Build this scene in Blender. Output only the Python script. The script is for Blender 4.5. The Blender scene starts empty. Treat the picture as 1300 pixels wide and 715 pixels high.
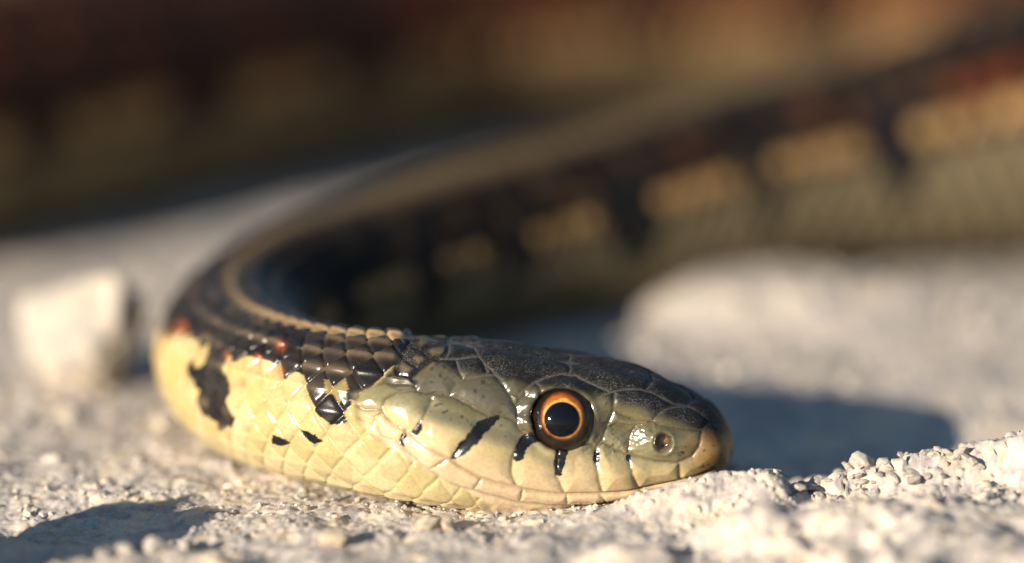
import bpy, math, random
import numpy as np
from mathutils import Vector

# ---------------------------------------------------------------- scene, camera, light (1 unit = 1 cm)
scene = bpy.context.scene
scene.unit_settings.system = 'METRIC'
scene.unit_settings.scale_length = 0.01
scene.render.engine = 'CYCLES'
scene.cycles.use_denoising = True
scene.cycles.max_bounces = 6
scene.view_settings.view_transform = 'Standard'
scene.view_settings.look = 'None'
scene.view_settings.gamma = 1.0
scene.view_settings.exposure = 0.82

ELEV = math.radians(12.0)
SE, CE = math.sin(ELEV), math.cos(ELEV)
DIST = 35.0
FPX = 188.0 * DIST                       # focal length in photograph pixels
CAMC = np.array([0.0, -0.4 + 1.513 * SE, 1.513 * CE])      # point looked at, on the focal plane
CAMP = CAMC - DIST * np.array([0.0, CE, -SE])
cam = bpy.data.cameras.new('camera')
camo = bpy.data.objects.new('camera', cam)
scene.collection.objects.link(camo)
camo.location = CAMP
camo.rotation_euler = (math.radians(90) - ELEV, 0, 0)
cam.sensor_width = 36.0
cam.lens = 36.0 * FPX / 1300.0
cam.clip_start = 1.0
cam.clip_end = 200000.0
cam.dof.use_dof = True
cam.dof.focus_distance = DIST - 0.06
cam.dof.aperture_fstop = cam.lens * 1e-3 / 2.05          # entrance pupil about 2 units wide
cam.dof.aperture_blades = 0
scene.camera = camo

SUN_EL, SUN_AZ = math.radians(15.2), math.radians(46.0)   # light travels towards +x,+y at 46 degrees
world = bpy.data.worlds.new('World')
scene.world = world
world.use_nodes = True
wn = world.node_tree
bg = wn.nodes['Background']
sky = wn.nodes.new('ShaderNodeTexSky')
sky.sky_type = 'NISHITA'
sky.sun_disc = False
sky.sun_elevation = SUN_EL
tosun = Vector((-math.cos(SUN_AZ) * math.cos(SUN_EL), -math.sin(SUN_AZ) * math.cos(SUN_EL), math.sin(SUN_EL)))
sky.sun_rotation = math.atan2(tosun.x, tosun.y)
sky.air_density = 1.3; sky.dust_density = 0.2; sky.ozone_density = 3.0
bg.inputs['Strength'].default_value = 0.06
wn.links.new(sky.outputs[0], bg.inputs['Color'])
sun = bpy.data.lights.new('sun', 'SUN')
sun.energy = 5.0
sun.angle = math.radians(0.53)
sun.color = (1.0, 0.875, 0.70)
suno = bpy.data.objects.new('sun', sun)
scene.collection.objects.link(suno)
suno.rotation_euler = tosun.to_track_quat('Z', 'Y').to_euler()

# ---------------------------------------------------------------- helpers
rng = np.random.default_rng(7)

def tag(o, label=None, cat=None, group=None, kind=None):
    if label: o['label'] = label
    if cat: o['category'] = cat
    if group: o['group'] = group
    if kind: o['kind'] = kind
    return o

def project(P):
    """world points -> photograph pixels, as (u, v)"""
    d = P - CAMP
    z = d[..., 1] * CE - d[..., 2] * SE
    yv = d[..., 1] * SE + d[..., 2] * CE
    return 650.0 + FPX * d[..., 0] / z, 357.5 - FPX * yv / z

def mesh_np(name, verts, faces, parent=None, mat=None, smooth=True, cols=None, extra=None):
    me = bpy.data.meshes.new(name)
    faces = np.asarray(faces, dtype=np.int32)
    n, k = faces.shape
    me.vertices.add(len(verts))
    me.vertices.foreach_set('co', np.asarray(verts, dtype=np.float32).ravel())
    me.loops.add(n * k)
    me.loops.foreach_set('vertex_index', faces.ravel())
    me.polygons.add(n)
    me.polygons.foreach_set('loop_start', np.arange(0, n * k, k, dtype=np.int32))
    me.polygons.foreach_set('use_smooth', np.full(n, smooth, dtype=bool))
    me.update(calc_edges=True)
    if cols is not None:
        a = me.color_attributes.new('pigment', 'FLOAT_COLOR', 'POINT')
        c = np.ones((len(verts), 4), dtype=np.float32)
        c[:, :3] = cols
        a.data.foreach_set('color', c.ravel())
    for nm, arr in (extra or {}).items():
        a = me.attributes.new(nm, 'FLOAT', 'POINT')
        a.data.foreach_set('value', np.asarray(arr, dtype=np.float32))
    o = bpy.data.objects.new(name, me)
    scene.collection.objects.link(o)
    if mat: me.materials.append(mat)
    if parent is not None: o.parent = parent
    return o

def _hash(ix, iy, seed):
    h = (ix.astype(np.int64) * 374761393 + iy.astype(np.int64) * 668265263 + seed * 1442695041) & 0xffffffff
    h = ((h ^ (h >> 13)) * 1274126177) & 0xffffffff
    h = h ^ (h >> 16)
    return (h & 0xffffff) / float(0xffffff)

def vnoise(x, y, seed=0):
    xi, yi = np.floor(x), np.floor(y)
    fx, fy = x - xi, y - yi
    ux = fx * fx * fx * (fx * (fx * 6 - 15) + 10); uy = fy * fy * fy * (fy * (fy * 6 - 15) + 10)
    a = _hash(xi, yi, seed); b = _hash(xi + 1, yi, seed)
    c = _hash(xi, yi + 1, seed); d = _hash(xi + 1, yi + 1, seed)
    return (a * (1 - ux) + b * ux) * (1 - uy) + (c * (1 - ux) + d * ux) * uy

def fbm(x, y, octaves=4, seed=0, gain=0.5):
    s = np.zeros_like(x); amp = 1.0; tot = 0
    for o in range(octaves):
        ca, sa = math.cos(o * 1.1 + .3), math.sin(o * 1.1 + .3)
        f = 2.03 ** o
        s += amp * (vnoise((x * ca - y * sa) * f + o * 17.3, (x * sa + y * ca) * f - o * 9.1, seed + o) - 0.5)
        tot += amp; amp *= gain
    return s / tot

def worley(x, y, seed=0, jitter=.9):
    """distance to the nearest cell point, the second nearest, and the cell's id"""
    xi, yi = np.floor(x), np.floor(y)
    d1 = np.full(x.shape, 9.0); d2 = np.full(x.shape, 9.0); cid = np.zeros(x.shape)
    for dx in (-1, 0, 1):
        for dy in (-1, 0, 1):
            cx, cy = xi + dx, yi + dy
            px = cx + .5 + jitter * (_hash(cx, cy, seed) - .5)
            py = cy + .5 + jitter * (_hash(cx, cy, seed + 5) - .5)
            d = np.hypot(px - x, py - y)
            new = d < d1
            d2 = np.where(new, d1, np.minimum(d2, d))
            cid = np.where(new, _hash(cx, cy, seed + 9), cid)
            d1 = np.where(new, d, d1)
    return d1, d2, cid

def sstep(a, b, x):
    t = np.clip((x - a) / (b - a), 0, 1)
    return t * t * (3 - 2 * t)

def mixc(c, target, m):
    return c * (1 - m[..., None]) + np.asarray(target) * m[..., None]

# ---------------------------------------------------------------- materials
def new_mat(name):
    m = bpy.data.materials.new(name)
    m.use_nodes = True
    nt = m.node_tree
    return m, nt, nt.nodes['Principled BSDF']

def ramp(nt, fac, stops):
    r = nt.nodes.new('ShaderNodeValToRGB')
    e = r.color_ramp.elements
    while len(e) < len(stops): e.new(0.5)
    for i, (p, c) in enumerate(stops):
        e[i].position = p; e[i].color = (*c, 1)
    nt.links.new(fac, r.inputs[0])
    return r.outputs[0]

def noise_node(nt, scale, detail=4, rough=.6, vec=None):
    n = nt.nodes.new('ShaderNodeTexNoise')
    n.inputs['Scale'].default_value = scale
    n.inputs['Detail'].default_value = detail
    n.inputs['Roughness'].default_value = rough
    if vec is None:
        vec = nt.nodes.new('ShaderNodeTexCoord').outputs['Object']
    nt.links.new(vec, n.inputs['Vector'])
    return n.outputs['Fac']

def mixrgb(nt, a, b, fac, mode='MIX'):
    m = nt.nodes.new('ShaderNodeMix'); m.data_type = 'RGBA'; m.blend_type = mode
    for sock, v in ((m.inputs[6], a), (m.inputs[7], b), (m.inputs[0], fac)):
        if isinstance(v, (int, float)): sock.default_value = v
        elif isinstance(v, tuple): sock.default_value = (*v, 1)
        else: nt.links.new(v, sock)
    return m.outputs[2]

def earth_material(name, c0, c1, c2, scale=1.0):
    m, nt, b = new_mat(name)
    base = ramp(nt, noise_node(nt, 1.3 * scale, 5, .65), [(0.32, c0), (0.5, c1), (0.68, c2)])
    fine = ramp(nt, noise_node(nt, 22 * scale, 5, .7), [(0.3, (.72, .72, .74)), (0.55, (1, 1, 1)), (0.75, (1.08, 1.05, 1.0))])
    c = mixrgb(nt, base, fine, 1.0, 'MULTIPLY')
    mott = ramp(nt, noise_node(nt, 4.5 * scale, 4, .65), [(0.36, (.62, .62, .68)), (0.52, (1, 1, 1)), (0.66, (1.06, .98, .84))])
    c = mixrgb(nt, c, mott, 1.0, 'MULTIPLY')
    spk = ramp(nt, noise_node(nt, 9 * scale, 3, .6), [(0.62, (0, 0, 0)), (0.72, (1, 1, 1))])
    c = mixrgb(nt, c, (0.50, 0.38, 0.22), spk)
    nt.links.new(c, b.inputs['Base Color'])
    b.inputs['Roughness'].default_value = 0.9
    b.inputs['Specular IOR Level'].default_value = 0.25
    bump = nt.nodes.new('ShaderNodeBump')
    bump.inputs['Strength'].default_value = 0.55
    bump.inputs['Distance'].default_value = 0.012
    nt.links.new(noise_node(nt, 60, 5, .75), bump.inputs['Height'])
    nt.links.new(bump.outputs[0], b.inputs['Normal'])
    return m

M_ground = earth_material('chalky_earth', (.47, .43, .40), (.62, .56, .50), (.72, .62, .52))
M_stone = earth_material('pale_stone', (.42, .38, .34), (.52, .47, .41), (.60, .52, .42), 1.4)
M_chip = earth_material('ochre_stone', (.52, .43, .32), (.62, .52, .39), (.66, .56, .43), 2.0)

def skin_material():
    m, nt, b = new_mat('snake_skin')
    att = nt.nodes.new('ShaderNodeAttribute'); att.attribute_name = 'pigment'
    dark = nt.nodes.new('ShaderNodeAttribute'); dark.attribute_name = 'dusty'
    fine = ramp(nt, noise_node(nt, 38, 5, .7), [(0.3, (.80, .79, .76)), (0.55, (1, 1, 1)), (0.75, (1.08, 1.07, 1.06))])
    c = mixrgb(nt, att.outputs['Color'], fine, 1.0, 'MULTIPLY')
    # pale dust lying on the top plates
    dn = ramp(nt, noise_node(nt, 110, 3, .7), [(0.53, (0, 0, 0)), (0.66, (1, 1, 1))])
    dn = mixrgb(nt, dn, ramp(nt, noise_node(nt, 6, 3, .6), [(0.4, (.15, .15, .15)), (0.62, (1, 1, 1))]), 1.0, 'MULTIPLY')
    dm = nt.nodes.new('ShaderNodeMath'); dm.operation = 'MULTIPLY'
    nt.links.new(dn, dm.inputs[0]); nt.links.new(dark.outputs['Fac'], dm.inputs[1])
    c = mixrgb(nt, c, (.20, .19, .19), dm.outputs[0])
    nt.links.new(c, b.inputs['Base Color'])
    gl = nt.nodes.new('ShaderNodeAttribute'); gl.attribute_name = 'wet'
    nt.links.new(gl.outputs['Fac'], b.inputs['Specular IOR Level'])
    rr = nt.nodes.new('ShaderNodeMapRange')
    rr.inputs['To Min'].default_value = 0.20; rr.inputs['To Max'].default_value = 0.46
    nt.links.new(dark.outputs['Fac'], rr.inputs['Value'])
    nt.links.new(rr.outputs[0], b.inputs['Roughness'])
    b.inputs['IOR'].default_value = 1.5
    cw = nt.nodes.new('ShaderNodeMapRange')
    cw.inputs['From Min'].default_value = 0.45; cw.inputs['To Max'].default_value = 0.9
    nt.links.new(gl.outputs['Fac'], cw.inputs['Value'])
    nt.links.new(cw.outputs[0], b.inputs['Coat Weight'])
    b.inputs['Coat Roughness'].default_value = 0.16
    b.inputs['Subsurface Weight'].default_value = 0.08
    b.inputs['Subsurface Radius'].default_value = (.05, .03, .015)
    b.inputs['Subsurface Scale'].default_value = 1.0
    bump = nt.nodes.new('ShaderNodeBump')
    bump.inputs['Strength'].default_value = 0.25
    bump.inputs['Distance'].default_value = 0.004
    nt.links.new(noise_node(nt, 55, 4, .6), bump.inputs['Height'])
    nt.links.new(bump.outputs[0], b.inputs['Normal'])
    return m
M_skin = skin_material()

def iris_material():
    m, nt, b = new_mat('iris')
    att = nt.nodes.new('ShaderNodeAttribute'); att.attribute_name = 'pigment'
    n = ramp(nt, noise_node(nt, 30, 5, .7), [(0.3, (.65, .6, .55)), (0.6, (1.1, 1.1, 1.1))])
    nt.links.new(mixrgb(nt, att.outputs['Color'], n, 1.0, 'MULTIPLY'), b.inputs['Base Color'])
    b.inputs['Roughness'].default_value = 0.30
    b.inputs['Specular IOR Level'].default_value = 0.25
    b.inputs['Coat Weight'].default_value = 0.35
    b.inputs['Coat Roughness'].default_value = 0.05
    return m
M_iris = iris_material()
M_pupil, _nt, _b = new_mat('pupil')
_b.inputs['Base Color'].default_value = (.004, .005, .008, 1)
_b.inputs['Roughness'].default_value = 0.07
_b.inputs['IOR'].default_value = 1.34

# ---------------------------------------------------------------- ground
def seg_hill(x, y, pts, width):
    """1 on a polyline falling to 0 at width"""
    d = np.full(x.shape, 99.0); h = np.zeros(x.shape)
    for (x0, y0, h0), (x1, y1, h1) in zip(pts[:-1], pts[1:]):
        vx, vy = x1 - x0, y1 - y0
        t = np.clip(((x - x0) * vx + (y - y0) * vy) / (vx * vx + vy * vy), 0, 1)
        dd = np.hypot(x - x0 - t * vx, y - y0 - t * vy)
        hh = h0 + (h1 - h0) * t
        h = np.where(dd < d, hh, h); d = np.minimum(d, dd)
    return h * (1 - sstep(0, width, d))

def ground_base(x, y):
    z = np.zeros_like(x) - 0.02
    # rise on the right in front: a crust with its crest about level with the snout
    lip = -0.42 + 0.10 * np.sin(x * 1.9 + .6) + 0.10 * vnoise(x * 2.2, x * 0 + 3.1, 4)
    back = 1 - sstep(lip - .05, lip + .62 + .3 * vnoise(x * 1.3, x * 0 + 8.1, 6), y)
    side = sstep(1.35, 2.9, x)
    front = 1 - sstep(0, .38, -(y + .40 + .12 * fbm(x * 2.5, y * 0 + 1.7, 2, 66)))
    z += side * back * (.16 + .24 * front)
    z += 0.12 * sstep(2.7, 4.0, x) * (1 - sstep(-.2, 1.8, y)) * (.4 + .6 * front)
    # ridge of crust in front of and under the chin
    z += seg_hill(x, y, [(0.6, -.8, .05), (.8, -.72, .13), (1.1, -.66, .24), (1.45, -.62, .31), (1.66, -.62, .30)], .42)
    z += seg_hill(x, y, [(1.9, -1.3, .16), (2.6, -1.5, .10)], .8)
    # hollow at the left in front
    z -= 0.16 * np.exp(-(((x + 3.2) / .8) ** 2 + ((y + .75) / .55) ** 2))
    z += 0.10 * np.exp(-(((x + 3.6) / .5) ** 2 + ((y + 1.35) / .35) ** 2))
    # hollow where the head's shade falls, pale hump behind it
    z -= 0.17 * np.exp(-(((x - 2.8) / 1.0) ** 2 + ((y - 1.6) / 1.0) ** 2))
    q = np.hypot((x - 1.85) / np.where(x < 1.85, .95, 1.5), (y - 5.9) / .95) + .55 * fbm(x * 1.6, y * 1.6, 4, 88)
    z += 0.27 * (1 - sstep(.25, 1.25, q))
    z += 0.13 * np.exp(-(((x - 3.9) / 1.7) ** 2 + ((y - 5.9) / 1.6) ** 2))
    far = sstep(25, 200, np.hypot(x, y))
    z += 6.0 * far * fbm(x / 260, y / 260, 4, 31)
    return z

def ground_z(x, y):
    z = ground_base(x, y)
    near = 1 - sstep(30, 90, np.hypot(x, y))
    z += 0.11 * fbm(x * .9, y * .9, 3, 1)
    rough = (.35 + .65 * sstep(-.1, .12, fbm(x * .8 + 5, y * .8, 3, 12))) * near
    r2 = rough * (.6 + .8 * sstep(1.2, 2.2, x) * (1 - sstep(.5, 1.5, y)))
    d1, d2, c = worley(x * 3.1 + .7 * fbm(x * 3, y * 3, 2, 3), y * 3.1, 3)
    z += r2 * .050 * (c - .35) * sstep(0, .22, d2 - d1)
    d1, d2, c = worley(x * 8 + .8 * fbm(x * 8, y * 8, 2, 4), y * 8 , 8)
    z += r2 * .034 * (c - .3) * sstep(0, .35, d2 - d1)
    d1, d2, c = worley(x * 19, y * 19, 18)
    z += rough * .018 * (c - .3) * sstep(0, .5, d2 - d1)
    fg = near * (1 - sstep(-1.5, -.85, y)) * (.28 + .72 * sstep(-.6, 1.0, x))
    d1, d2, c = worley(x * 1.7 + .5 * fbm(x * 2, y * 2, 2, 23), y * 2.1, 23)
    z += fg * .24 * (c - .4) * sstep(0, .5, d2 - d1)
    d1, d2, c = worley(x * 4.2 + .5 * fbm(x * 4, y * 4, 2, 26), y * 4.6, 26)
    z += fg * (.06 * (c - .4) * sstep(0, .45, d2 - d1) - .07 * (c < .16) * (1 - sstep(.1, .45, d1)))
    rg = near * (.35 * sstep(.75, 1.3, x) + .65 * sstep(1.6, 2.0, x)) * (1 - sstep(.1, .7, y)) * sstep(-1.6, -.9, y)
    d1, d2, c = worley(x * 5.5 + .9 * fbm(x * 5, y * 5, 2, 28), y * 6.5 + .9 * fbm(x * 5 + 9, y * 5, 2, 29), 27)
    d3, d4, c3 = worley(x * 14, y * 15, 37)
    z += rg * .03 * (c3 - .4) * sstep(0, .25, d4 - d3)
    z += rg * (.055 * (c - .5) * sstep(0, .16, d2 - d1) - .05 * (1 - sstep(0, .12, d2 - d1)) * (c > .4))
    z += near * .035 * fbm(x * 5, y * 5, 4, 40, .62)
    z += near * .020 * fbm(x * 24, y * 24, 3, 50, .6)
    return z

def axis(lo, hi, fine, coarse_lo, coarse_hi, grow=1.07, far=60000.0):
    mid = list(np.arange(lo, hi + fine / 2, fine))
    right = []; st = fine; v = mid[-1]
    while v < far:
        st *= grow; st = min(st, coarse_hi) if v < 22 else st
        v += st; right.append(v)
    left = []; st = fine; v = mid[0]
    while v > -far:
        st *= grow; st = min(st, coarse_lo) if v > -12 else st
        v -= st; left.append(v)
    return np.array(left[::-1] + mid + right)

gx = axis(-3.9, 3.9, .0145, .12, .12)
gy = axis(-2.5, 1.3, .019, .12, .075)
GX, GY = np.meshgrid(gx, gy)
GZ = ground_z(GX, GY)
nx, ny = len(gx), len(gy)
idx = np.arange(nx * ny).reshape(ny, nx)
gf = np.stack([idx[:-1, :-1], idx[:-1, 1:], idx[1:, 1:], idx[1:, :-1]], -1).reshape(-1, 4)
g = mesh_np('ground', np.stack([GX, GY, GZ], -1).reshape(-1, 3), gf, mat=M_ground)
g['kind'] = 'structure'

def gz(x, y):
    return float(ground_z(np.array([float(x)]), np.array([float(y)]))[0])

# ---------------------------------------------------------------- snake: centre line
path = np.array([(-.50, 0, .56), (-.90, .07, .555), (-1.28, .31, .55), (-1.60, .70, .545), (-1.86, 1.22, .54), (-1.99, 1.85, .545), (-1.95, 2.6, .56),
                 (-1.65, 3.45, .59), (-1.10, 4.3, .62), (-.38, 5.12, .66), (.5, 5.9, .70), (1.5, 6.65, .77), (2.6, 7.3, .85),
                 (3.9, 7.85, 1.02), (5.4, 8.3, 1.18), (7.7, 9.1, 1.2), (9.7, 9.9, 1.1), (10.8, 11.7, 1.05), (9.8, 14.0, 1.05),
                 (7.2, 15.1, 1.05), (4.2, 15.3, 1.05), (1.4, 14.6, 1.05), (-1.1, 13.1, 1.06), (-2.9, 11.1, 1.12), (-4.6, 9.0, 1.14),
                 (-6.4, 6.9, 1.05), (-9.2, 5.4, .9), (-12.6, 5.9, .76), (-15.5, 7.2, .62), (-18, 9.4, .48), (-20.8, 11.0, .34),
                 (-23.8, 11.3, .2), (-26.5, 10.4, .08), (-27.6, 9.9, .02)])

def catmull(P, n=40):
    Q = np.vstack([[-.10, 0, P[0, 2]], P, 2 * P[-1] - P[-2]])
    out = []
    for i in range(1, len(Q) - 2):
        p0, p1, p2, p3 = Q[i - 1], Q[i], Q[i + 1], Q[i + 2]
        t0, t1 = 0, np.linalg.norm(p1[:2] - p0[:2]) ** .5
        t2 = t1 + np.linalg.norm(p2[:2] - p1[:2]) ** .5
        t3 = t2 + np.linalg.norm(p3[:2] - p2[:2]) ** .5
        for t in np.linspace(t1, t2, n, endpoint=False):
            A1 = (t1 - t) / (t1 - t0) * p0 + (t - t0) / (t1 - t0) * p1
            A2 = (t2 - t) / (t2 - t1) * p1 + (t - t1) / (t2 - t1) * p2
            A3 = (t3 - t) / (t3 - t2) * p2 + (t - t2) / (t3 - t2) * p3
            B1 = (t2 - t) / (t2 - t0) * A1 + (t - t0) / (t2 - t0) * A2
            B2 = (t3 - t) / (t3 - t1) * A2 + (t - t1) / (t3 - t1) * A3
            out.append((t2 - t) / (t2 - t1) * B1 + (t - t1) / (t2 - t1) * B2)
    out.append(P[-1])
    return np.array(out)

TIP = 1.512
curve = catmull(path)
head_line = np.stack([np.linspace(TIP, -.50, 60, endpoint=False), np.zeros(60), np.full(60, .555)], -1)
line = np.vstack([head_line, curve])
arc = np.concatenate([[0], np.cumsum(np.hypot(*np.diff(line[:, :2], axis=0).T))])
S_END = arc[-1]
tang = np.gradient(line[:, :2], arc, axis=0)
for _ in range(6):
    tang[1:-1] = (tang[:-2] + 2 * tang[1:-1] + tang[2:]) / 4
tang /= np.linalg.norm(tang, axis=1)[:, None]

# rings along the body: spacing by how closely the camera sees them
def ring_positions():
    ss = list(0.312 * (1 - np.cos(np.linspace(0.02, math.pi / 2, 60))))
    s = ss[-1]
    while s < S_END - .02:
        if s < 2.35: st = .0066
        elif s < 3.2: st = .0085
        elif s < 5.0: st = .0115
        elif s < 6.5: st = .02
        elif s < 14.5: st = .036
        elif s < 24: st = .07
        elif s < 42: st = .06
        else: st = .12
        s += st; ss.append(s)
    return np.array(ss)
S = ring_positions()
NR = len(S)
CX = np.interp(S, arc, line[:, 0]); CY = np.interp(S, arc, line[:, 1]); RR = np.interp(S, arc, line[:, 2])
TX = np.interp(S, arc, tang[:, 0]); TY = np.interp(S, arc, tang[:, 1])
XH = TIP - S                                            # head coordinate

def cubic(x, xs, ys):
    """smooth interpolation through (xs, ys), xs rising"""
    xs = np.asarray(xs, float); ys = np.asarray(ys, float)
    d = np.diff(ys) / np.diff(xs)
    m = np.concatenate([[d[0]], np.where(d[:-1] * d[1:] > 0, 2 * d[:-1] * d[1:] / (d[:-1] + d[1:] + 1e-12 * np.sign(d[:-1] + d[1:] + 1e-30)), 0), [d[-1]]])
    i = np.clip(np.searchsorted(xs, x) - 1, 0, len(xs) - 2)
    h = xs[i + 1] - xs[i]; t = np.clip((x - xs[i]) / h, 0, 1)
    return (ys[i] * (1 + 2 * t) * (1 - t) ** 2 + m[i] * h * t * (1 - t) ** 2 + ys[i + 1] * t * t * (3 - 2 * t) + m[i + 1] * h * t * t * (t - 1))

hx = [-.904, -.69, -.479, -.266, -.053, .16, .34, .585, .798, 1.01, 1.17, 1.52]
h_top = [1.085, 1.08, 1.068, 1.055, 1.025, .985, .95, .915, .87, .785, .695, .53]
h_wid = [.555, .60, .635, .64, .62, .585, .555, .50, .45, .405, .375, .31]
h_bot = [-.03, -.03, -.03, -.035, -.03, -.02, -.005, .01, .03, .06, .08, .13]
h_mid = [.50, .45, .37, .30, .26, .24, .23, .23, .23, .24, .26, .32]
inhead = 1 - sstep(2.15, 2.75, S)
b_top = RR * 2 * .98 - .02; b_bot = np.full(NR, -.02); b_mid = RR * .93; b_wid = RR
ztop = cubic(XH, hx, h_top) * inhead + b_top * (1 - inhead)
zbot = cubic(XH, hx, h_bot) * inhead + b_bot * (1 - inhead)
zmid = cubic(XH, hx, h_mid) * inhead + b_mid * (1 - inhead)
wid = cubic(XH, hx, h_wid) * inhead + b_wid * (1 - inhead)
close = np.sqrt(np.clip(1 - np.clip((XH - 1.20) / (TIP - 1.20), 0, 1) ** 2.6, 0, 1))
zc_tip = .315
ztop = zc_tip + (ztop - zc_tip) * close
zbot = zc_tip + (zbot - zc_tip) * close
zmid = zc_tip + (zmid - zc_tip) * close
wid = wid * (close ** .85)
n_up = 2.0 + (.45 + .45 * sstep(.2, .8, XH)) * sstep(-.9, -.2, XH) * inhead
n_lo = 2.0 + .75 * inhead
twist = math.radians(12.5) * sstep(-.9, .35, XH) + math.radians(15.0) * sstep(7.5, 12, S)
TWC = np.where(S < 3.5, .5, RR * .95)[:, None]

NT = 520                                                # points round a ring: half on each side
th = np.linspace(0, math.pi, NT // 2 + 1)               # from the spine to the belly line
c_, s_ = np.cos(th)[None], np.sin(th)[None]
up = (c_ >= 0)
nn = np.where(up, n_up[:, None], n_lo[:, None])
yy = wid[:, None] * np.abs(s_) ** (2 / nn)
zz = zmid[:, None] + np.where(up, (ztop - zmid)[:, None], (zmid - zbot)[:, None]) * np.sign(c_) * np.abs(c_) ** (2 / nn)
# arc-length re-spacing round the half ring, denser on nothing in particular
seg = np.hypot(np.diff(yy, axis=1), np.diff(zz, axis=1))
cum = np.concatenate([np.zeros((NR, 1)), np.cumsum(seg, axis=1)], 1)
HALF = cum[:, -1]
tt = np.linspace(0, 1, NT // 2 + 1)
for i in range(NR):
    a = cum[i] / cum[i, -1]
    yy[i], zz[i] = np.interp(tt, a, yy[i]), np.interp(tt, a, zz[i])
FR = np.broadcast_to(tt[None], yy.shape)                # 0 spine .. 1 belly

def place(y, z, side):
    """local section coordinates -> world; side -1 is the flank the camera sees on the head"""
    y = y * side
    zc = TWC
    ct, st = np.cos(twist)[:, None], np.sin(twist)[:, None]
    y2 = y * ct - (z - zc) * st
    z2 = zc + y * st + (z - zc) * ct
    return np.stack([CX[:, None] + TY[:, None] * y2, CY[:, None] - TX[:, None] * y2, z2], -1)

# ---------------------------------------------------------------- snake: plates of the head, traced as seams on its flank
def A(*p): return [(580 + x / 2.647, 390 + y / 2.647) for x, y in p]
def B(*p): return [(400 + x / 2.647, 390 + y / 2.647) for x, y in p]
def C(*p): return [(160 + x / 2.167, 330 + y / 2.167) for x, y in p]
def D(*p): return [(430 + x / 4.47, 500 + y / 4.47) for x, y in p]
def E(*p): return [(620 + x / 3.97, 460 + y / 3.97) for x, y in p]
def F(*p): return [(480 + x / 4.467, 400 + y / 4.467) for x, y in p]
def G(*p): return [(680 + x / 5.0, 430 + y / 5.0) for x, y in p]
def H(*p): return [(760 + x / 3.97, 460 + y / 3.97) for x, y in p]

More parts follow.
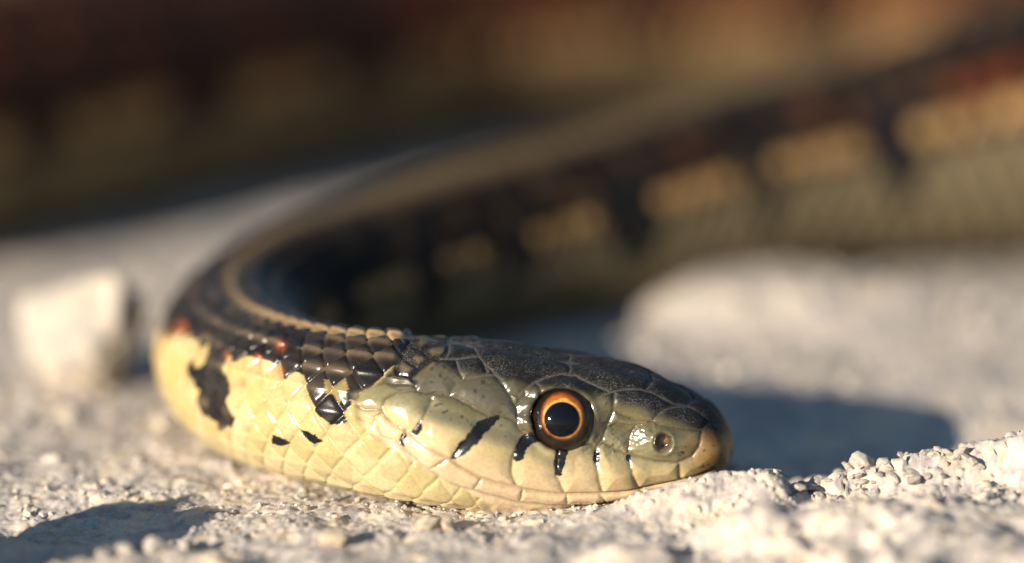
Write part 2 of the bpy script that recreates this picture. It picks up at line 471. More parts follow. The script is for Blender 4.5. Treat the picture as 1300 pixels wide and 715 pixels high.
mouth = [(515, 547), (526, 554), (542, 567), (564, 578), (573, 582), (587, 594), (611, 607), (631, 613), (651, 617), (667, 621),
         (683, 624), (700, 626), (716, 627), (764, 626), (790, 624), (811, 621), (830, 619), (861, 613), (885, 607), (903, 600), (915, 597)]
seams = [
    mouth,
    [(508, 565), (524, 580), (544, 596), (564, 610), (587, 619), (607, 624), (654, 637), (700, 642), (740, 643), (790, 638), (840, 630)],
    [(544, 596), (566, 583)], [(601, 622), (611, 607)], [(660, 636), (664, 621)], [(719, 640), (719, 627)], [(769, 640), (761, 626)], [(815, 632), (811, 621)],
    D((205, 130), (215, 185), (245, 240), (345, 280), (380, 212)), D((205, 130), (240, 105)),
    D((240, 75), (265, 130), (320, 180), (380, 212)),
    D((525, 15), (510, 60), (470, 150), (415, 225)),
    D((890, 125), (840, 150), (760, 225), (690, 300), (640, 362)),
    D((1060, 240), (1020, 290), (990, 350), (980, 420), (985, 470), (1010, 520)),
    E((355, 440), (345, 520), (345, 570), (365, 620), (380, 655)),
    E((540, 440), (545, 530), (560, 600), (575, 655)),
    E((700, 480), (715, 530), (740, 590), (760, 640)),
    H((405, 510), (412, 605)),
    H((150, 470), (280, 500), (400, 510), (470, 480), (505, 430), (522, 330)),
    F((20, 510), (40, 470), (110, 430), (200, 420), (300, 430), (390, 440), (450, 460), (530, 510), (630, 570), (720, 570), (780, 600), (800, 650), (840, 685)),
    E((200, 365), (260, 390), (340, 432), (400, 432), (470, 415), (540, 440), (580, 420)),
    E((580, 420), (640, 455), (700, 480), (760, 485)),
    F((400, 440), (440, 370), (480, 352), (600, 332), (660, 330), (700, 370), (740, 430), (780, 500), (790, 560)),
    F((215, 415), (200, 370), (180, 340), (230, 290), (300, 240), (380, 238), (440, 240), (460, 300), (480, 352)),
    F((380, 238), (400, 200), (405, 150), (470, 150), (540, 170), (570, 220), (600, 260), (640, 300), (700, 362)),
    F((440, 240), (510, 228), (570, 220)), F((600, 332), (620, 312), (600, 260)),
    F((300, 240), (250, 190), (300, 160), (405, 150)), F((230, 290), (150, 240), (120, 200), (180, 160), (250, 190)),
    F((180, 340), (110, 330), (100, 260), (150, 240)),
    F((740, 430), (790, 440), (830, 410), (890, 370), (960, 335)),
    F((830, 410), (835, 450), (800, 470), (785, 500)), F((890, 370), (920, 400), (925, 435)), F((785, 500), (790, 560), (790, 620), (840, 685)),
    F((835, 450), (875, 455)), F((790, 560), (875, 560)),
    F((540, 170), (620, 150), (700, 160), (800, 185), (900, 200), (990, 235), (1072, 262)),
    G((5, 270), (60, 235), (160, 210), (250, 225), (340, 270), (420, 310), (480, 328)),
    G((480, 328), (420, 352), (330, 395), (290, 400)),
    G((0, 90), (90, 110), (170, 130), (210, 150), (222, 175), (210, 215)),
    G((210, 150), (330, 135), (460, 148), (560, 178), (700, 215), (760, 240)),
    G((480, 328), (560, 310), (660, 310), (740, 332), (860, 400), (960, 412)),
    G((700, 310), (725, 270), (760, 240)),
    G((500, 330), (495, 430), (560, 480), (640, 515), (720, 518), (800, 550), (900, 565), (1030, 572), (1060, 560)),
    G((740, 520), (800, 450), (860, 425), (960, 412), (1020, 445), (1085, 505)),
    G((960, 412), (985, 385), (1020, 368)),
    G((1060, 560), (1085, 520), (1125, 508), (1190, 530), (1240, 600)),
    E((590, 340), (640, 320), (700, 325), (760, 320)), E((640, 165), (630, 240), (590, 350), (575, 405), (545, 432)),
    H((190, 320), (160, 380), (150, 470)), H((190, 320), (270, 310)),
    B((130, 325), (150, 280), (200, 260), (240, 250), (330, 255), (340, 278)), B((130, 325), (160, 345), (225, 345)), B((205, 365), (222, 350)),
    B((150, 280), (130, 240)), B((130, 325), (120, 360), (190, 400), (205, 365)),
]
minor = seams[2:8]
major = [p for p in seams if not any(p is q for q in minor)]
major_segs = np.array([(a[0], a[1], b[0], b[1]) for pl in major for a, b in zip(pl[:-1], pl[1:])])
segs = np.array([(a[0], a[1], b[0], b[1]) for pl in seams for a, b in zip(pl[:-1], pl[1:])])
mouth_segs = np.array([(a[0], a[1], b[0], b[1]) for a, b in zip(mouth[:-1], mouth[1:])])

def seg_dist(u, v, sg):
    best = np.full(u.shape, 1e9)
    for x0, y0, x1, y1 in sg:
        vx, vy = x1 - x0, y1 - y0
        m = (u > min(x0, x1) - 28) & (u < max(x0, x1) + 28) & (v > min(y0, y1) - 28) & (v < max(y0, y1) + 28)
        if not m.any(): continue
        uu, vv = u[m], v[m]
        t = np.clip(((uu - x0) * vx + (vv - y0) * vy) / (vx * vx + vy * vy), 0, 1)
        best[m] = np.minimum(best[m], np.hypot(uu - x0 - t * vx, vv - y0 - t * vy))
    return best

def inside(u, v, poly):
    r = np.zeros(u.shape, bool)
    n = len(poly)
    for i in range(n):
        x0, y0 = poly[i]; x1, y1 = poly[(i + 1) % n]
        if y0 == y1: continue
        c = ((y0 > v) != (y1 > v)) & (u < (x1 - x0) * (v - y0) / (y1 - y0) + x0)
        r ^= c
    return r

near0 = place(yy, zz, -1)
U, V = project(near0)
nh = int(np.searchsorted(S, 2.9))                       # rings that carry head plates
wob = 1.3 * fbm(S[:nh, None] * 22 + 0 * FR[:nh], FR[:nh] * 60, 2, 77)
plate_w = sstep(-4, 6, U - np.interp(V, [430, 446, 470, 488, 500, 540, 560, 580, 600, 620, 640], [512, 508, 496, 474, 446, 456, 484, 512, 545, 585, 625])) * (S < 3.2)[:, None]
plate_w = np.maximum(plate_w, (S < 1.2)[:, None] * 1.0)   # head plates give way to body scales
# along the top the plates reach a little further back than along the cheek
plate_w = np.clip(plate_w, 0, 1)
dist = np.full(U.shape, 60.0)
dist[:nh] = seg_dist(U[:nh] + wob, V[:nh] - wob, segs)
dmaj = np.full(U.shape, 60.0)
dmaj[:nh] = seg_dist(U[:nh] + wob, V[:nh] - wob, major_segs)
dm = np.full(U.shape, 60.0)
dm[:nh] = seg_dist(U[:nh], V[:nh], mouth_segs)

# ---- relief of the head
disp_head = .0150 * (1 - np.exp(-(dist / 2.6) ** 1.3)) + .022 * (1 - np.exp(-(dmaj / 12.0) ** 2)) - .031
disp_head -= .016 * np.exp(-(dm / 2.4) ** 2)
toplike = 1 - sstep(.0, .30, FR)
disp_head *= 1 - .35 * toplike
def blob(u0, v0, ru, rv, p=2):
    q = np.full(U.shape, 0.0)
    q[:nh] = np.exp(-((np.abs((U[:nh] - u0) / ru)) ** p + (np.abs((V[:nh] - v0) / rv)) ** p))
    return q
vis = 1 - sstep(.80, .90, FR)                           # nothing traced under the belly
disp_head += vis * (+.010 * blob(712, 492, 48, 12) + .012 * blob(712, 575, 46, 12)
                    - .035 * blob(785, 540, 34, 22) + .020 * blob(842, 562, 24, 19)
                    + .03 * blob(560, 570, 70, 26) + .02 * blob(800, 600, 60, 16)
                    + .010 * blob(790, 505, 40, 7) )
lipline = np.interp(U, [530, 546, 598, 613, 654, 695, 730, 790, 830], [524, 526, 541, 549, 564, 582, 594, 592, 588])
disp_head += vis * sstep(520, 550, U) * (1 - sstep(795, 830, U)) * (.066 * sstep(-14, 12, V - lipline) - .032) * (dist < 59) * sstep(.16, .30, FR)
infra = np.full(U.shape, 0.0)
infra[:nh] = sstep(0, 12, V[:nh] - np.interp(U[:nh], [m[0] for m in mouth], [m[1] for m in mouth])) * sstep(505, 540, U[:nh])
disp_head -= .012 * infra * vis
# wet, wrinkled spots before the eye
disp_head *= .45 + .55 * sstep(478, 500, U)
wr = np.zeros_like(U)
wr[:nh] = fbm(U[:nh] / 9, V[:nh] / 7, 3, 90)
disp_head += .018 * wr * (blob(760, 575, 34, 14) + blob(795, 560, 30, 16) + blob(620, 520, 40, 16) * .6 + blob(830, 545, 25, 10)) * vis
nh_rim = np.hypot((U - 842) / 1.0, (V - 562) / 1.1)
disp_head += vis * (.008 * np.exp(-((nh_rim - 13) / 4) ** 2) - .070 * np.exp(-(nh_rim / 10) ** 4)) * (U < 2000)
disp_head += vis * .014 * np.exp(-(((U - 845) / 4.5) ** 2 + ((V - 561) / 4.5) ** 2))

# ---- relief of the body: overlapping keeled scales in nineteen rows, broad plates under the belly
pitch = .275 * RR * (1 + .0 * S)
SI = np.interp(S, S, np.concatenate([[0], np.cumsum(np.diff(S) / ((pitch[1:] + pitch[:-1]) / 2))]))
NROW = 11.2                                              # rows from the spine to the edge of the belly plates, over .80 of the half ring
ROW = FR / .80 * 9.5
def lattice(side):
    """nearest scale centre: along offset, across offset, edge distance, ids"""
    si = np.broadcast_to(SI[:, None], ROW.shape) + .16 * np.sin(ROW * 1.1) * 0 + ROW * .0
    best = np.full(ROW.shape, 9.0); sec = np.full(ROW.shape, 9.0)
    du = np.zeros_like(ROW); dv = np.zeros_like(ROW); ci = np.zeros_like(ROW); cr = np.zeros_like(ROW)
    r0 = np.floor(ROW)
    for k in (-1, 0, 1, 2):
        r = r0 + k
        off = .5 * (np.abs(r) % 2)
        i0 = np.floor(si - off)
        for j in (0, 1):
            cs = i0 + j + off
            a = si - cs; b = ROW - r
            q = (np.abs(a) / .54) ** 1.75 + np.abs(b) ** 1.6
            n = q < best
            sec = np.where(n, best, np.minimum(sec, q))
            du = np.where(n, a, du); dv = np.where(n, b, dv); ci = np.where(n, cs, ci); cr = np.where(n, r, cr)
            best = np.where(n, q, best)
    return du, dv, sec - best, ci, cr
du, dv, edge, ci, cr = lattice(1)
rel = RR[:, None] / .55
scale_h = (.026 * (.35 + .65 * (du + .5)) * (1 - np.exp(-(edge / .26) ** 1.5)) + .016 * np.exp(-(dv / .16) ** 2) * sstep(0, .3, edge) * (1 - sstep(1.5, 5.5, cr) * .8)
           + .016 * (1 - (2 * du) ** 2 * .5 - dv ** 2 * .5)) * rel
vent_t = (SI[:, None] * .5 + .35 * (FR - .8)) % 1.0
vent_h = (.020 * vent_t * sstep(0, .07, vent_t) * (1 - sstep(.93, 1.0, vent_t)) ) * rel
ven = sstep(9.2, 9.7, ROW)
body_h = scale_h * (1 - ven) + vent_h * ven - .016 * rel
# smooth pale throat: small, soft folds instead of keeled scales just behind the jaw
thr = (1 - sstep(2.2, 3.3, S))[:, None] * sstep(.52, .68, FR)
body_h = body_h * (1 - .60 * thr)
lower_back = sstep(.60, .75, FR)
disp = disp_head * plate_w + body_h * (1 - plate_w)
throat = (1 - sstep(2.3, 2.9, S))[:, None] * sstep(.62, .72, FR) * sstep(1.0, 1.5, S)[:, None]
fold = np.sin(FR * 95 + 2.2 * S[:, None] + 3 * fbm(S[:, None] * 3 + 0 * FR, FR * 6, 2, 5)) 
disp += .0035 * throat * fold
tail_fade = np.minimum(1, RR / .5)[:, None]
disp = disp * tail_fade * np.minimum(1, close[:, None] * 1.6 + .1)

# normals of the half section, then displace
def add_disp(y, z, d):
    dy = np.gradient(y, axis=1); dz = np.gradient(z, axis=1)
    l = np.hypot(dy, dz) + 1e-9
    ny_, nz_ = -dz / l, dy / l
    ny_[:, 0] = 0; nz_[:, 0] = 1; ny_[:, -1] = 0; nz_[:, -1] = -1
    return y + ny_ * d, z + nz_ * d
yd, zd = add_disp(yy, zz, disp)

# ---- eye socket
EYE_U, EYE_V, EYE_R, EYE_SINK = 713.5, 531.0, .233, .150
k = np.argmin((U[:nh] - EYE_U) ** 2 + (V[:nh] - EYE_V) ** 2 + 1e6 * (FR[:nh] > .7))
er, et = np.unravel_index(k, U[:nh].shape)
ye, ze, xe = yy[er, et], zz[er, et], XH[er]
dye, dze = yy[er, et + 3] - yy[er, et - 3], zz[er, et + 3] - zz[er, et - 3]
le = math.hypot(dye, dze)
tv = np.array([dye / le, dze / le]); nv = np.array([-dze / le, dye / le])
tl = (XH[:, None] - xe) + 0 * yd
tp = (yd - ye) * tv[0] + (zd - ze) * tv[1]
re_ = np.hypot(tl, tp) + 5 * (np.abs((yd - ye) * nv[0] + (zd - ze) * nv[1]) > .35)
sock = 1 - sstep(.165, .215, re_)
lid = np.exp(-((re_ - .232) / .030) ** 2)
yf, zf = yd - nv[0] * .17 * sock, zd - nv[1] * .17 * sock
yd = yd - nv[0] * (.15 * sock - .020 * lid); zd = zd - nv[1] * (.15 * sock - .020 * lid)

# ---------------------------------------------------------------- snake: pigment
def build_pigment():
    col = np.zeros(U.shape + (3,)); dusty = np.zeros(U.shape)
    yellow = np.array((.60, .475, .20)); cream = np.array((.65, .49, .30)); olive = np.array((.13, .115, .055))
    black = np.array((.012, .012, .014)); topc = np.array((.014, .015, .016)); tan = np.array((.30, .20, .10))
    # head: from the dark plates of the top down through olive to the pale lips
    lipv = np.interp(U, [430, 500, 600, 700, 800, 900], [500, 508, 540, 560, 575, 590])
    topv = np.interp(U, [430, 520, 560, 620, 680, 720, 760, 800, 840, 880, 905, 925], [474, 466, 460, 478, 492, 494, 502, 512, 528, 540, 552, 566])
    hc = np.zeros(U.shape + (3,)) + olive
    n1 = np.zeros_like(U); n1[:nh] = fbm(U[:nh] / 40, V[:nh] / 30, 3, 61)
    n2 = np.zeros_like(U); n2[:nh] = fbm(U[:nh] / 7, V[:nh] / 6, 3, 62)
    hc = mixc(hc, (.22, .20, .115), sstep(-32, 6, V - lipv + 20 * n1))
    hc = mixc(hc, (.50, .395, .20), sstep(0, 26, V - lipv + 16 * n1))
    hc = mixc(hc, cream, sstep(18, 55, V - lipv + 20 * n1))
    hc = mixc(hc, (.62, .47, .30), sstep(0, 14, V - np.interp(U, [m[0] for m in mouth], [m[1] for m in mouth])) * (U > 500))
    # temporal plates are greyer
    hc = mixc(hc, (.11, .095, .055), (sstep(500, 540, U) * (1 - sstep(640, 672, U)) * (1 - sstep(-34, -20, V - lipv)) * .75))
    dk = 1 - sstep(-7, 13, V - topv + 14 * n1)
    hc = mixc(hc, topc, dk)
    # the snout plate is brown, darker over its top
    rst = sstep(884, 900, U + (V - 560) * .05)
    hc = mixc(hc, (.22, .115, .038), rst * sstep(540, 562, V))
    hc = mixc(hc, (.27, .17, .07), sstep(858, 886, U) * sstep(542, 560, V) * .8)
    hc = mixc(hc, (.10, .05, .02), np.exp(-(((U - 905) / 16) ** 2 + ((V - 552) / 12) ** 2)) * .85)
    # seams: a thin darker skin line, paler between the top plates
    sm = np.exp(-(dist / 1.5) ** 2)
    hc = mixc(hc, (.11, .075, .035), sm * .80 * (1 - dk) * (1 - .35 * sstep(0, 10, V - lipv - 20)))
    hc = mixc(hc, (.12, .11, .10), sm * dk * .65)
    tp_poly = [(478, 480), (500, 494), (525, 497), (565, 499), (600, 513), (621, 527), (655, 534), (664, 548), (690, 556), (690, 470), (600, 445), (500, 445)]
    hc = mixc(hc, (.095, .082, .050), inside(U, V, tp_poly) * (1 - dk) * .92)
    nape = inside(U + 3 * n2, V + 3 * n2, B((-60, 40), (440, 40), (440, 120), (400, 200), (345, 262), (290, 228), (200, 235), (160, 262), (100, 270), (95, 330), (60, 300), (-60, 290)))
    ncol = np.zeros_like(hc) + np.array((.017, .016, .015))
    ncol = mixc(ncol, (.115, .088, .048), sstep(2.5, 7, dist) * sstep(-.05, .12, n1 + .2 * n2))
    hc = np.where(nape[..., None], ncol, hc)
    # dark specks
    hc = mixc(hc, (.03, .028, .02), sstep(.23, .31, n2) * (V < lipv + 6) * sstep(500, 520, U) * .8)
    # black bars on the lip seams
    bars = [D((865, 128), (912, 120), (905, 140), (850, 190), (815, 235), (760, 292), (700, 340), (638, 368), (642, 345), (690, 285), (760, 205), (800, 160)),
            D((1050, 240), (1090, 228), (1140, 232), (1230, 255), (1290, 300), (1230, 300), (1150, 278), (1085, 285), (1055, 325), (1042, 365), (992, 372), (1002, 330), (1022, 280)),
            E((345, 430), (395, 425), (430, 428), (392, 450), (384, 490), (370, 530), (364, 566), (345, 568), (338, 500)),
            D((455, 165), (470, 175), (465, 215), (440, 236), (412, 230), (430, 205)),
            D((372, 222), (380, 240), (360, 262), (372, 305), (345, 280)),
            E((534, 460), (552, 460), (554, 505), (542, 520), (535, 500)), E((694, 478), (712, 480), (712, 510), (700, 505))]
    for b in bars:
        hit = np.zeros(U.shape, bool)
        for ou, ov in ((0, 0), (1.6, .6), (-1.6, -.6), (0, 1.4)):
            hit |= inside(U + 4 * n2 + ou, V + 4 * n2 + ov, b)
        hc = np.where(hit[..., None], black, hc)
    # dark skin round the eye, amber-brown nostril
    ring = np.exp(-(np.clip(re_ - .195, 0, 9) / .022) ** 2)
    hc = mixc(hc, (.016, .010, .006), ring * .95 * sstep(-.8, .4, (EYE_U - U) / 34 + (V - EYE_V) / 26 + .5))
    nr = np.hypot(U - 842, (V - 562) / 1.1)
    hc = mixc(hc, (.05, .018, .008), np.exp(-(nr / 11) ** 4) * .95)
    hc = mixc(hc, (.22, .13, .05), np.exp(-(np.hypot(U - 844, V - 561) / 3.6) ** 2))
    hc = mixc(hc, (.014, .013, .013), np.clip(1.3 * np.exp(-(((U - 908) / 27) ** 2 + ((V - 532) / 19) ** 2)), 0, 1))
    dusty_h = dk * (1 - sstep(905, 925, U) * .4)

    # body
    ss = np.interp(ci, SI, S)                            # arc position of the scale that holds the vertex
    row = np.clip(cr, 0, 20)
    per = 6.6
    phase = (SI[:, None] + 0 * FR)
    ph = ((ci + .35 * row % 1) / per) % 1.0
    rnd = _hash(np.floor(ci * 2), row, 3)
    rnd2 = _hash(np.floor(ci * 2), row, 8)
    bc = np.zeros(U.shape + (3,)) + np.array((.014, .011, .010))
    bc = mixc(bc, (.055, .036, .022), sstep(.62, .9, rnd) * .8)
    warm_sunlit = sstep(16, 22, S)[:, None] * np.ones_like(U)  # far coil: warmer pigment, spots and flank brightened to imitate sunlight
    bc = mixc(bc, (.10, .035, .016), warm_sunlit * (.4 + .6 * rnd) * .85)
    redm = (((row == 4) & (rnd > .25)) | ((row == 3) & (rnd > .75))) * sstep(.08, .3, .5 - np.abs(ph - .5)) * (rnd2 > .3) * (ss > 8)
    bc = mixc(bc, (.13, .030, .014), redm * .7 * sstep(8, 14, ss))
    ph2 = (ph + (.10 + .22 * warm_sunlit) * (rnd - .5) + .06 * np.sin(SI[:, None] * .37)) % 1.0
    spot = sstep(4.6, 4.95, ROW) * (1 - sstep(5.35, 5.7, ROW)) * ((ph2 > .33) & (ph2 < .94)) * (1 - .45 * ((ph2 > .55) & (ph2 < .64)))
    bc = mixc(bc, (.36, .22, .10), spot * (.75 + .25 * rnd))
    coil_shade = 1 - .75 * sstep(28, 32, S)[:, None]  # dims the painted sunlight on the coil's left stretch, imitating shade
    bc = mixc(bc, (.55, .31, .14), spot * warm_sunlit * .9 * coil_shade)
    low = sstep(5.7, 6.1, ROW + .0 * ph)
    lc = np.zeros(U.shape + (3,)) + np.array((.155, .122, .075))
    lc = mixc(lc, (.12, .105, .07), sstep(9, 10, ROW) * .6)
    lc = mixc(lc, (.34, .25, .11), warm_sunlit * .85 * (1 - .75 * sstep(28, 32, S)[:, None]))  # flank gets the same painted sunlight, dimmed where the coil looks shaded
    bc = mixc(bc, lc, low)
    bar = ((row >= 4) & (row <= 7)) * ((ph2 < .31 - .04 * (row - 5)) | (ph2 > .97)) * (rnd < .92) * (1 - .6 * warm_sunlit)
    bc = mixc(bc, black, bar * (ROW < 7.7) * .95)
    bc = mixc(bc, (.10, .085, .05), sstep(0, 1, 1 - np.abs(vent_t - .03) / .09) * ven * .7)
    bc = mixc(bc, (.17, .115, .06), (row < .5) * .9)
    bc = mixc(bc, (.14, .095, .05), (row == 1) * sstep(5.5, 8, ss) * (1 - sstep(9, 12, ss)) * .85)
    bc = mixc(bc, (.02, .015, .01), (1 - sstep(0, .12, edge)) * (1 - ven) * .6)

    # neck, as traced on the flank: pull each vertex towards the centre of its scale so that patches follow scales
    sidx = np.clip(np.searchsorted(S, ss), 0, NR - 1)
    tidx = np.clip(np.round(row / 9.5 * .80 * (NT // 2)).astype(int), 0, NT // 2)
    Us = U[sidx, tidx] * .4 + U * .6; Vs = V[sidx, tidx] * .4 + V * .6
    nm = S < 6.5
    nk = np.zeros(U.shape + (3,)) + np.array((.45, .37, .17))
    nk = mixc(nk, (.52, .43, .25), sstep(.60, .75, FR))
    nk = mixc(nk, (.50, .35, .13), (sstep(3.0, 3.9, S)[:, None] * (1 - sstep(.45, .7, FR))) * .8)
    nk = mixc(nk, (.58, .48, .30), sstep(.3, .9, rnd2) * .55)
    nk = mixc(nk, (.36, .29, .15), sstep(.05, .25, vnoise(SI[:, None] * 1.3 + 0 * FR, FR * 16, 91) - .5) * .45)
    nk = mixc(nk, (.60, .36, .12), sstep(.55, .9, rnd) * .35 * (1 - sstep(.45, .6, FR)))
    darkline = C((-60, 60), (20, 110), (95, 175), (110, 205), (150, 200), (210, 205), (235, 255), (222, 285), (180, 285), (188, 322), (222, 350), (200, 388), (238, 432), (266, 458), (288, 440), (270, 400), (268, 345),
                 (258, 300), (270, 268), (330, 252), (400, 268), (440, 300), (490, 325), (512, 370), (530, 402), (565, 428), (592, 458), (602, 440), (600, 385), (640, 350), (690, 318), (740, 290), (900, 250), (900, -200), (-60, -200))
    dkm = np.zeros(U.shape, bool)
    for ou, ov in ((0, 0), (5, 0), (-5, 0), (0, -5)):
        dkm |= inside(Us + ou + 8 * n2, Vs + ov + 8 * n2, darkline)
    dkm &= (FR < .62)
    dc = np.zeros(U.shape + (3,)) + np.array((.014, .012, .012))
    dc = mixc(dc, (.12, .088, .056), (((row % 2 == 0) & (rnd > .3)) | (rnd > .75)) * .85 * np.exp(-(dv / .26) ** 2))
    dc = mixc(dc, (.035, .028, .024), (rnd2 > .5) * .6)
    dc = mixc(dc, (.36, .24, .12), (row < .5) * .9 * (sstep(2.0, 2.3, S) * (1 - .75 * sstep(3.4, 4.4, S)))[:, None])
    nk = np.where(dkm[..., None], dc, nk)
    pale = inside(Us, Vs, C((540, 340), (600, 322), (612, 360), (590, 392), (545, 385)))
    nk = mixc(nk, (.32, .24, .10), (pale * (rnd2 > .3)) * .8)
    for p in (C((408, 478), (430, 488), (455, 505), (428, 510), (405, 500)), C((476, 464), (505, 470), (545, 500), (520, 505), (490, 486)), B((60, 330), (95, 320), (98, 395), (70, 392), (20, 350)), B((-8, 440), (5, 425), (25, 455), (0, 455))):
        nk = np.where((inside(U, V, p) & (FR < .8))[..., None], black, nk)
    for (u0, v0, r0) in ((358, 441, 7), (310, 487, 7), (356, 473, 7), (234, 417, 8), (290, 452, 5), (330, 455, 5), (225, 424, 6)):
        nk = mixc(nk, (.55, .13, .03), np.exp(-(np.hypot(U - u0, V - v0) / (r0 * .8)) ** 2) * .5)
    nk = mixc(nk, (.36, .25, .10), (1 - sstep(0, .11, edge)) * (1 - ven) * .22 * (1 - thr * .6) * (~dkm))
    nk = mixc(nk, (.45, .32, .14), sstep(0, 1, 1 - np.abs(vent_t - .03) / .08) * ven * .5)
    wn_ = (1 - sstep(4.9, 5.7, S))[:, None]
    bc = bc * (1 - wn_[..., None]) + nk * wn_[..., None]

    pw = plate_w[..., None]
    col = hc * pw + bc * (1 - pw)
    lum = bc.mean(-1)
    dusty = dusty_h * plate_w + (1 - plate_w) * (1 - sstep(.03, .12, lum)) * .12
    return np.clip(col, 0.002, .8), np.clip(dusty, 0, 1)
PIG, DUST = build_pigment()

# ---------------------------------------------------------------- snake: one continuous skin, thinner rings where it is far from the lens
levels = []                                              # (first ring, step round the ring)
for i in range(NR):
    levels.append(1 if S[i] < 6.4 else (2 if S[i] < 14.5 else 4))
P_near = place(yd, zd, -1); P_far = place(yf, zf, +1)
verts, cols, dust, wet, rings = [], [], [], [], []
WET = plate_w * (.95 - .75 * DUST) * (.18 + .82 * sstep(478, 515, U)) * (.55 + .45 * sstep(.02, .05, PIG.mean(-1))) * (1 - .6 * sstep(882, 896, U)) + (1 - plate_w) * np.interp(S, [3.5, 5.5], [.30, .04])[:, None]
h = NT // 2
order_n = np.arange(0, h + 1)
for i in range(NR):
    st = levels[i]
    a = order_n[::st]                                    # spine .. belly on the near flank
    b = order_n[::st][1:-1][::-1]                        # belly .. spine on the far flank
    start = sum_v = rings[-1][0] + rings[-1][1] if rings else 0
    verts.append(P_near[i, a]); verts.append(P_far[i, b])
    cols.append(PIG[i, a]); cols.append(PIG[i, b])
    dust.append(DUST[i, a]); dust.append(DUST[i, b])
    wet.append(WET[i, a]); wet.append(WET[i, b])
    rings.append((start, len(a) + len(b)))
verts = np.concatenate(verts); cols = np.concatenate(cols); dust = np.concatenate(dust); wet = np.concatenate(wet)
tris = []
for i in range(NR - 1):
    s0, n0 = rings[i]; s1, n1 = rings[i + 1]
    if n0 == n1:
        k0 = np.arange(n0); k1 = (k0 + 1) % n0
        tris.append(np.stack([s0 + k0, s1 + k0, s1 + k1], -1)); tris.append(np.stack([s0 + k0, s1 + k1, s0 + k1], -1))
    else:                                                # ring i has twice the points of ring i+1
        m = np.arange(n1)
        a0, a1, a2 = s0 + 2 * m, s0 + 2 * m + 1, s0 + (2 * m + 2) % n0
        b0, b1 = s1 + m, s1 + (m + 1) % n1
        tris += [np.stack([a0, b0, a1], -1), np.stack([a1, b0, b1], -1), np.stack([a1, b1, a2], -1)]
for ri, flip in ((0, False), (NR - 1, True)):            # close snout and tail
    s0, n0 = rings[ri]
    cpt = verts[s0:s0 + n0].mean(0)
    if ri == 0: cpt = cpt + np.array([.0005, 0, 0])
    ci_ = len(verts)
    verts = np.vstack([verts, cpt]); cols = np.vstack([cols, cols[s0]]); dust = np.append(dust, dust[s0]); wet = np.append(wet, wet[s0])
    k0 = np.arange(n0); k1 = (k0 + 1) % n0
    t = np.stack([np.full(n0, ci_), s0 + k0, s0 + k1], -1)
    tris.append(t[:, ::-1] if flip else t)
tris = np.concatenate(tris)

snake = bpy.data.objects.new('snake', None)
scene.collection.objects.link(snake)
tag(snake, 'garter snake resting its pale yellow striped head on gritty ground, dark body looped behind it', 'snake')
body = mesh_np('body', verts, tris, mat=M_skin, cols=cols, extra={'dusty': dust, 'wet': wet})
body.parent = snake
# normals outward check
me = body.data
if me.polygons[len(me.polygons) // 3].normal.dot(Vector(me.polygons[len(me.polygons) // 3].center) - Vector((0, 0, .4))) < 0:
    me.flip_normals()

# ---------------------------------------------------------------- snake: eyes
def eye_cap(r, ang0, ang1, n_a, n_r, axis, ref):
    """spherical shell round an axis between two polar angles; colours come later"""
    axis = Vector(axis).normalized(); ref = Vector(ref); e1 = (ref - axis * ref.dot(axis)).normalized(); e2 = axis.cross(e1)
    vs, an = [], []
    for i in range(n_r + 1):
        p = ang0 + (ang1 - ang0) * i / n_r
        for j in range(n_a):
            q = 2 * math.pi * j / n_a
            vs.append(tuple(r * (axis * math.cos(p) + (e1 * math.cos(q) + e2 * math.sin(q)) * math.sin(p)))); an.append((p, q))
    fs = [(i * n_a + j, i * n_a + (j + 1) % n_a, (i + 1) * n_a + (j + 1) % n_a, (i + 1) * n_a + j) for i in range(n_r) for j in range(n_a)]
    return np.array(vs), np.array(fs), np.array(an)

for side in (-1, 1):
    tw = float(twist[er])
    def loc(y, z):
        y = y * side
        return np.array([xe, y * math.cos(tw) - (z - .5) * math.sin(tw), .5 + y * math.sin(tw) + (z - .5) * math.cos(tw)])
    sink = EYE_SINK if side == -1 else EYE_SINK + .075
    p0 = loc(ye - nv[0] * sink, ze - nv[1] * sink)
    ax = loc(ye, ze) - loc(ye - nv[0], ze - nv[1])
    if side == -1:                                       # the gaze the photograph shows
        ax = ax / np.linalg.norm(ax)
        g_ = CAMP - p0; g_ /= np.linalg.norm(g_)
        ax = ax * .3 + g_ * .7
    vs, fs, an = eye_cap(EYE_R, 0.0, 1.45, 96, 60, ax, (0, 0, 1))
    # polar angle -> iris colour
    rr_ = np.sin(an[:, 0]) * EYE_R
    q = an[:, 1]                                         # 0 is up
    nz = fbm(np.cos(q) * 3 + 9, np.sin(q) * 3 + rr_ * 20, 3, 5)
    col = np.zeros((len(vs), 3)) + np.array((.70, .36, .075))
    col = mixc(col, (.36, .10, .016), sstep(.134, .143, rr_ + .03 * nz))
    outer = .133 + .038 * np.clip(np.cos(q), 0, 1) ** 1.5 + .008 * np.cos(q + (.9 if side < 0 else -.9)) + .015 * nz
    col = mixc(col, (.17, .045, .012), sstep(-.010, .006, rr_ - outer + .004))
    col = mixc(col, (.012, .008, .006), sstep(.000, .016, rr_ - outer))
    eye = mesh_np('eye', vs + p0, fs, parent=snake, mat=M_iris, cols=col)
    vs, fs, an = eye_cap(EYE_R + .0025, 0.0, math.asin(.123 / EYE_R), 72, 20, ax, (0, 0, 1))
    # roll the rim in so that the pupil is a thin lens, not a floating sheet
    rim = an[:, 0] > math.asin(.123 / EYE_R) - 1e-6
    vs[rim] *= (EYE_R - .004) / (EYE_R + .0025)
    mesh_np('pupil', vs + p0, fs, parent=eye, mat=M_pupil)

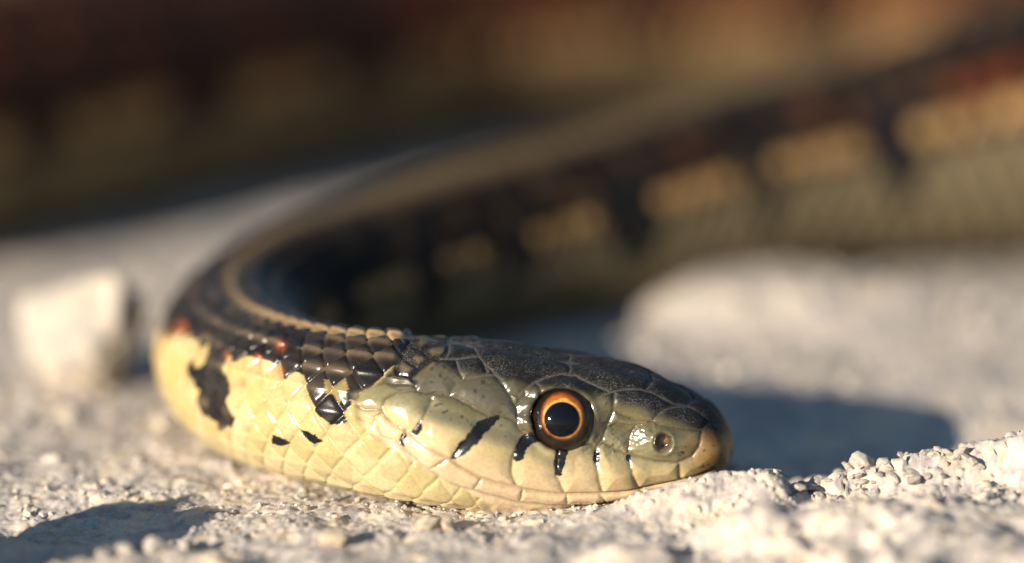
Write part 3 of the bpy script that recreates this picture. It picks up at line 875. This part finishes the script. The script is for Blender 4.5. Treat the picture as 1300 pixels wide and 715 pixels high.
# ---------------------------------------------------------------- stones
def icosphere(sub=3):
    import bmesh
    bm = bmesh.new()
    bmesh.ops.create_icosphere(bm, subdivisions=sub, radius=1)
    v = np.array([p.co[:] for p in bm.verts]); f = np.array([[q.index for q in p.verts] for p in bm.faces])
    bm.free()
    return v, f
ICO = {k: icosphere(k) for k in (1, 2, 3, 4, 5)}

def rock_verts(seed, sub, cuts=9, rough=.08):
    """a chipped lump: a ball cut by random planes, then roughened"""
    r = np.random.default_rng(seed)
    v = ICO[sub][0].copy()
    rad = np.ones(len(v))
    for _ in range(cuts):
        n = r.normal(size=3); n /= np.linalg.norm(n)
        d = r.uniform(.38, .80)
        c = v @ n
        rad = np.minimum(rad, np.where(c > .05, d / np.maximum(c, .05), 9))
    v = v * np.minimum(rad, 1.0)[:, None]
    if sub >= 3:
        nn_ = fbm(v[:, 0] * 2.2 + v[:, 2] * 1.3 + seed, v[:, 1] * 2.2 - v[:, 2] * 1.1, 4, seed) + .5 * fbm(v[:, 0] * 9 + v[:, 2] * 4 + seed, v[:, 1] * 9 - v[:, 2] * 5, 3, seed + 3)
        v *= 1 + rough * 2 * nn_[:, None]
    return v

def stone(name, u, y, wide, tall, deep, seed, label, cat='pebble', mat=None, sub=4, rot=0.0, sink=.25, rough=.08, group=None, x=None, cuts=14):
    """stone standing on the ground at depth y where the photograph shows it at column u"""
    if x is None:
        zc = (y - CAMP[1]) * CE + CAMP[2] * SE
        x = (u - 650) / FPX * zc
    v = rock_verts(seed, sub, cuts, rough=rough)
    mn, mx = v.min(0), v.max(0)
    v = (v - (mn + mx) / 2) / ((mx - mn) / 2)
    v *= np.array([wide / 2, deep / 2, tall / 2])
    c, s = math.cos(rot), math.sin(rot)
    v = np.stack([v[:, 0] * c - v[:, 1] * s, v[:, 0] * s + v[:, 1] * c, v[:, 2]], -1)
    o = mesh_np(name, v + np.array([0, 0, tall / 2]), ICO[sub][1], mat=mat or M_stone, smooth=True)
    o.location = (x, y, gz(x, y) - tall * sink)
    return tag(o, label, cat, group)

stone('stone', 104, 3.3, .95, 1.0, .8, 11, 'upright pale clod standing on the ground left of the looped neck', 'stone', sub=5, sink=.16, rough=.16, cuts=2)
stone('stone', 0, -3.1, 2.0, 1.5, 1.6, 33, 'large pale stone added out of view, front left of the snake, to shade the grit', 'stone', sub=5, x=-5.0, rough=.22, cuts=5)  # unseen shadow caster, added to darken the ground at front left
stone('stone', 765, 11.0, .8, .5, .6, 44, 'pale stone seen over the back of the looped body', 'stone', sub=3)
stone('pebble', 424, -1.30, .20, .15, .16, 5, 'rounded ochre pebble on the grit below the throat', 'pebble', M_chip, 4)
stone('pebble', 540, -.98, .19, .14, .15, 6, 'angular ochre pebble under the jaw, larger of two side by side', 'pebble', M_chip, 4)
stone('pebble', 566, -.95, .12, .10, .10, 9, 'small ochre pebble under the jaw, right beside a larger one', 'pebble', M_chip, 4)
stone('pebble', 277, -2.0, .22, .16, .2, 61, 'blurred round pebble at the bottom edge of the picture, left of the middle', 'pebble', M_chip, 4)
stone('pebble', 132, -1.62, .15, .13, .13, 62, 'crumbly pale lump leftmost in the row before the left hollow', 'pebble', None, 4)
stone('pebble', 158, -1.55, .14, .12, .13, 63, 'crumbly pale lump second from the left in the row before the left hollow', 'pebble', None, 4)
stone('pebble', 196, -1.50, .20, .14, .15, 64, 'widest crumbly pale lump in the row before the left hollow', 'pebble', None, 4)
stone('pebble', 236, -1.45, .13, .11, .12, 65, 'crumbly pale lump rightmost in the row before the left hollow', 'pebble', None, 4)
stone('pebble', 1096, -.40, .21, .20, .2, 69, 'pointed chip standing up where the lit crust begins right of the snout', 'pebble', None, 4)
stone('pebble', 1246, .15, .24, .20, .2, 67, 'bright pale pebble on the right at the edge of the blue shade', 'pebble', None, 4)
stone('pebble', 1190, .55, .20, .14, .2, 68, 'shaded pebble within the blue shade at the right', 'pebble', None, 4)

# chips on the lit crust to the right of the snout
lab = 'angular pale chip among others on the lit crust right of the snout'
protos = {}
for k in range(110):
    u = 975 + 260 * rng.random(); y = -.66 + .52 * rng.random() ** .8
    w = .06 + .13 * float(rng.random()) ** 2
    zc = (y - CAMP[1]) * CE + CAMP[2] * SE
    x = (u - 650) / FPX * zc
    key = k % 6
    if key not in protos:
        v = rock_verts(200 + key, 2, cuts=12)
        o = mesh_np('chip', v * np.array([.62, .5, .42]), ICO[2][1], mat=M_stone, smooth=False)
        protos[key] = o
    else:
        o = protos[key].copy(); scene.collection.objects.link(o)
    o.location = (x, y, gz(x, y) + w * .04)
    o.rotation_euler = (rng.uniform(-.5, .5), rng.uniform(-.5, .5), rng.uniform(0, 6.28))
    o.scale = (w * rng.uniform(.8, 1.3), w, w * rng.uniform(.6, 1.1))
    tag(o, lab, 'pebble', 'angular chips on the lit crust')

# loose grit everywhere near the lens: too many to count
def grit(name, n, xr, yr, size, seed, mat, sub=1):
    r = np.random.default_rng(seed)
    x = r.uniform(*xr, n); y = r.uniform(*yr, n)
    dens = fbm(x * 1.1, y * 1.1, 3, seed) + .5 * fbm(x * 4, y * 4, 2, seed + 1)
    keep = dens > r.uniform(-.35, .25, n)
    x, y = x[keep], y[keep]; n = len(x)
    s = size[0] * (size[1] / size[0]) ** (r.random(n) ** 2.2)
    z = ground_z(x, y) - s * .05
    base = [rock_verts(500 + k, sub, cuts=7) for k in range(12)]
    fb = ICO[sub][1]; nv_ = len(base[0])
    V_ = np.empty((n, nv_, 3)); 
    for i in range(n):
        v = base[i % 12] * s[i] * r.uniform(.65, 1.25, 3)
        a, b = r.uniform(0, 6.28, 2)
        ca, sa, cb, sb = math.cos(a), math.sin(a), math.cos(b), math.sin(b)
        R = np.array([[ca, -sa, 0], [sa, ca, 0], [0, 0, 1]]) @ np.array([[1, 0, 0], [0, cb, -sb], [0, sb, cb]])
        V_[i] = v @ R.T + (x[i], y[i], z[i])
    F_ = (fb[None] + (np.arange(n) * nv_)[:, None, None]).reshape(-1, 3)
    o = mesh_np(name, V_.reshape(-1, 3), F_, mat=mat, smooth=False)
    return tag(o, None, 'gravel', None, 'stuff')
g1 = grit('gravel', 6500, (-3.9, 3.9), (-2.4, .6), (.008, .040), 71, M_ground)
g1['label'] = 'fine pale grit strewn over the ground before the snake'
g2 = grit('gravel', 3000, (-5, 5.5), (.6, 8), (.02, .09), 72, M_ground)
g2['label'] = 'coarser ochre grit on the ground behind the head'
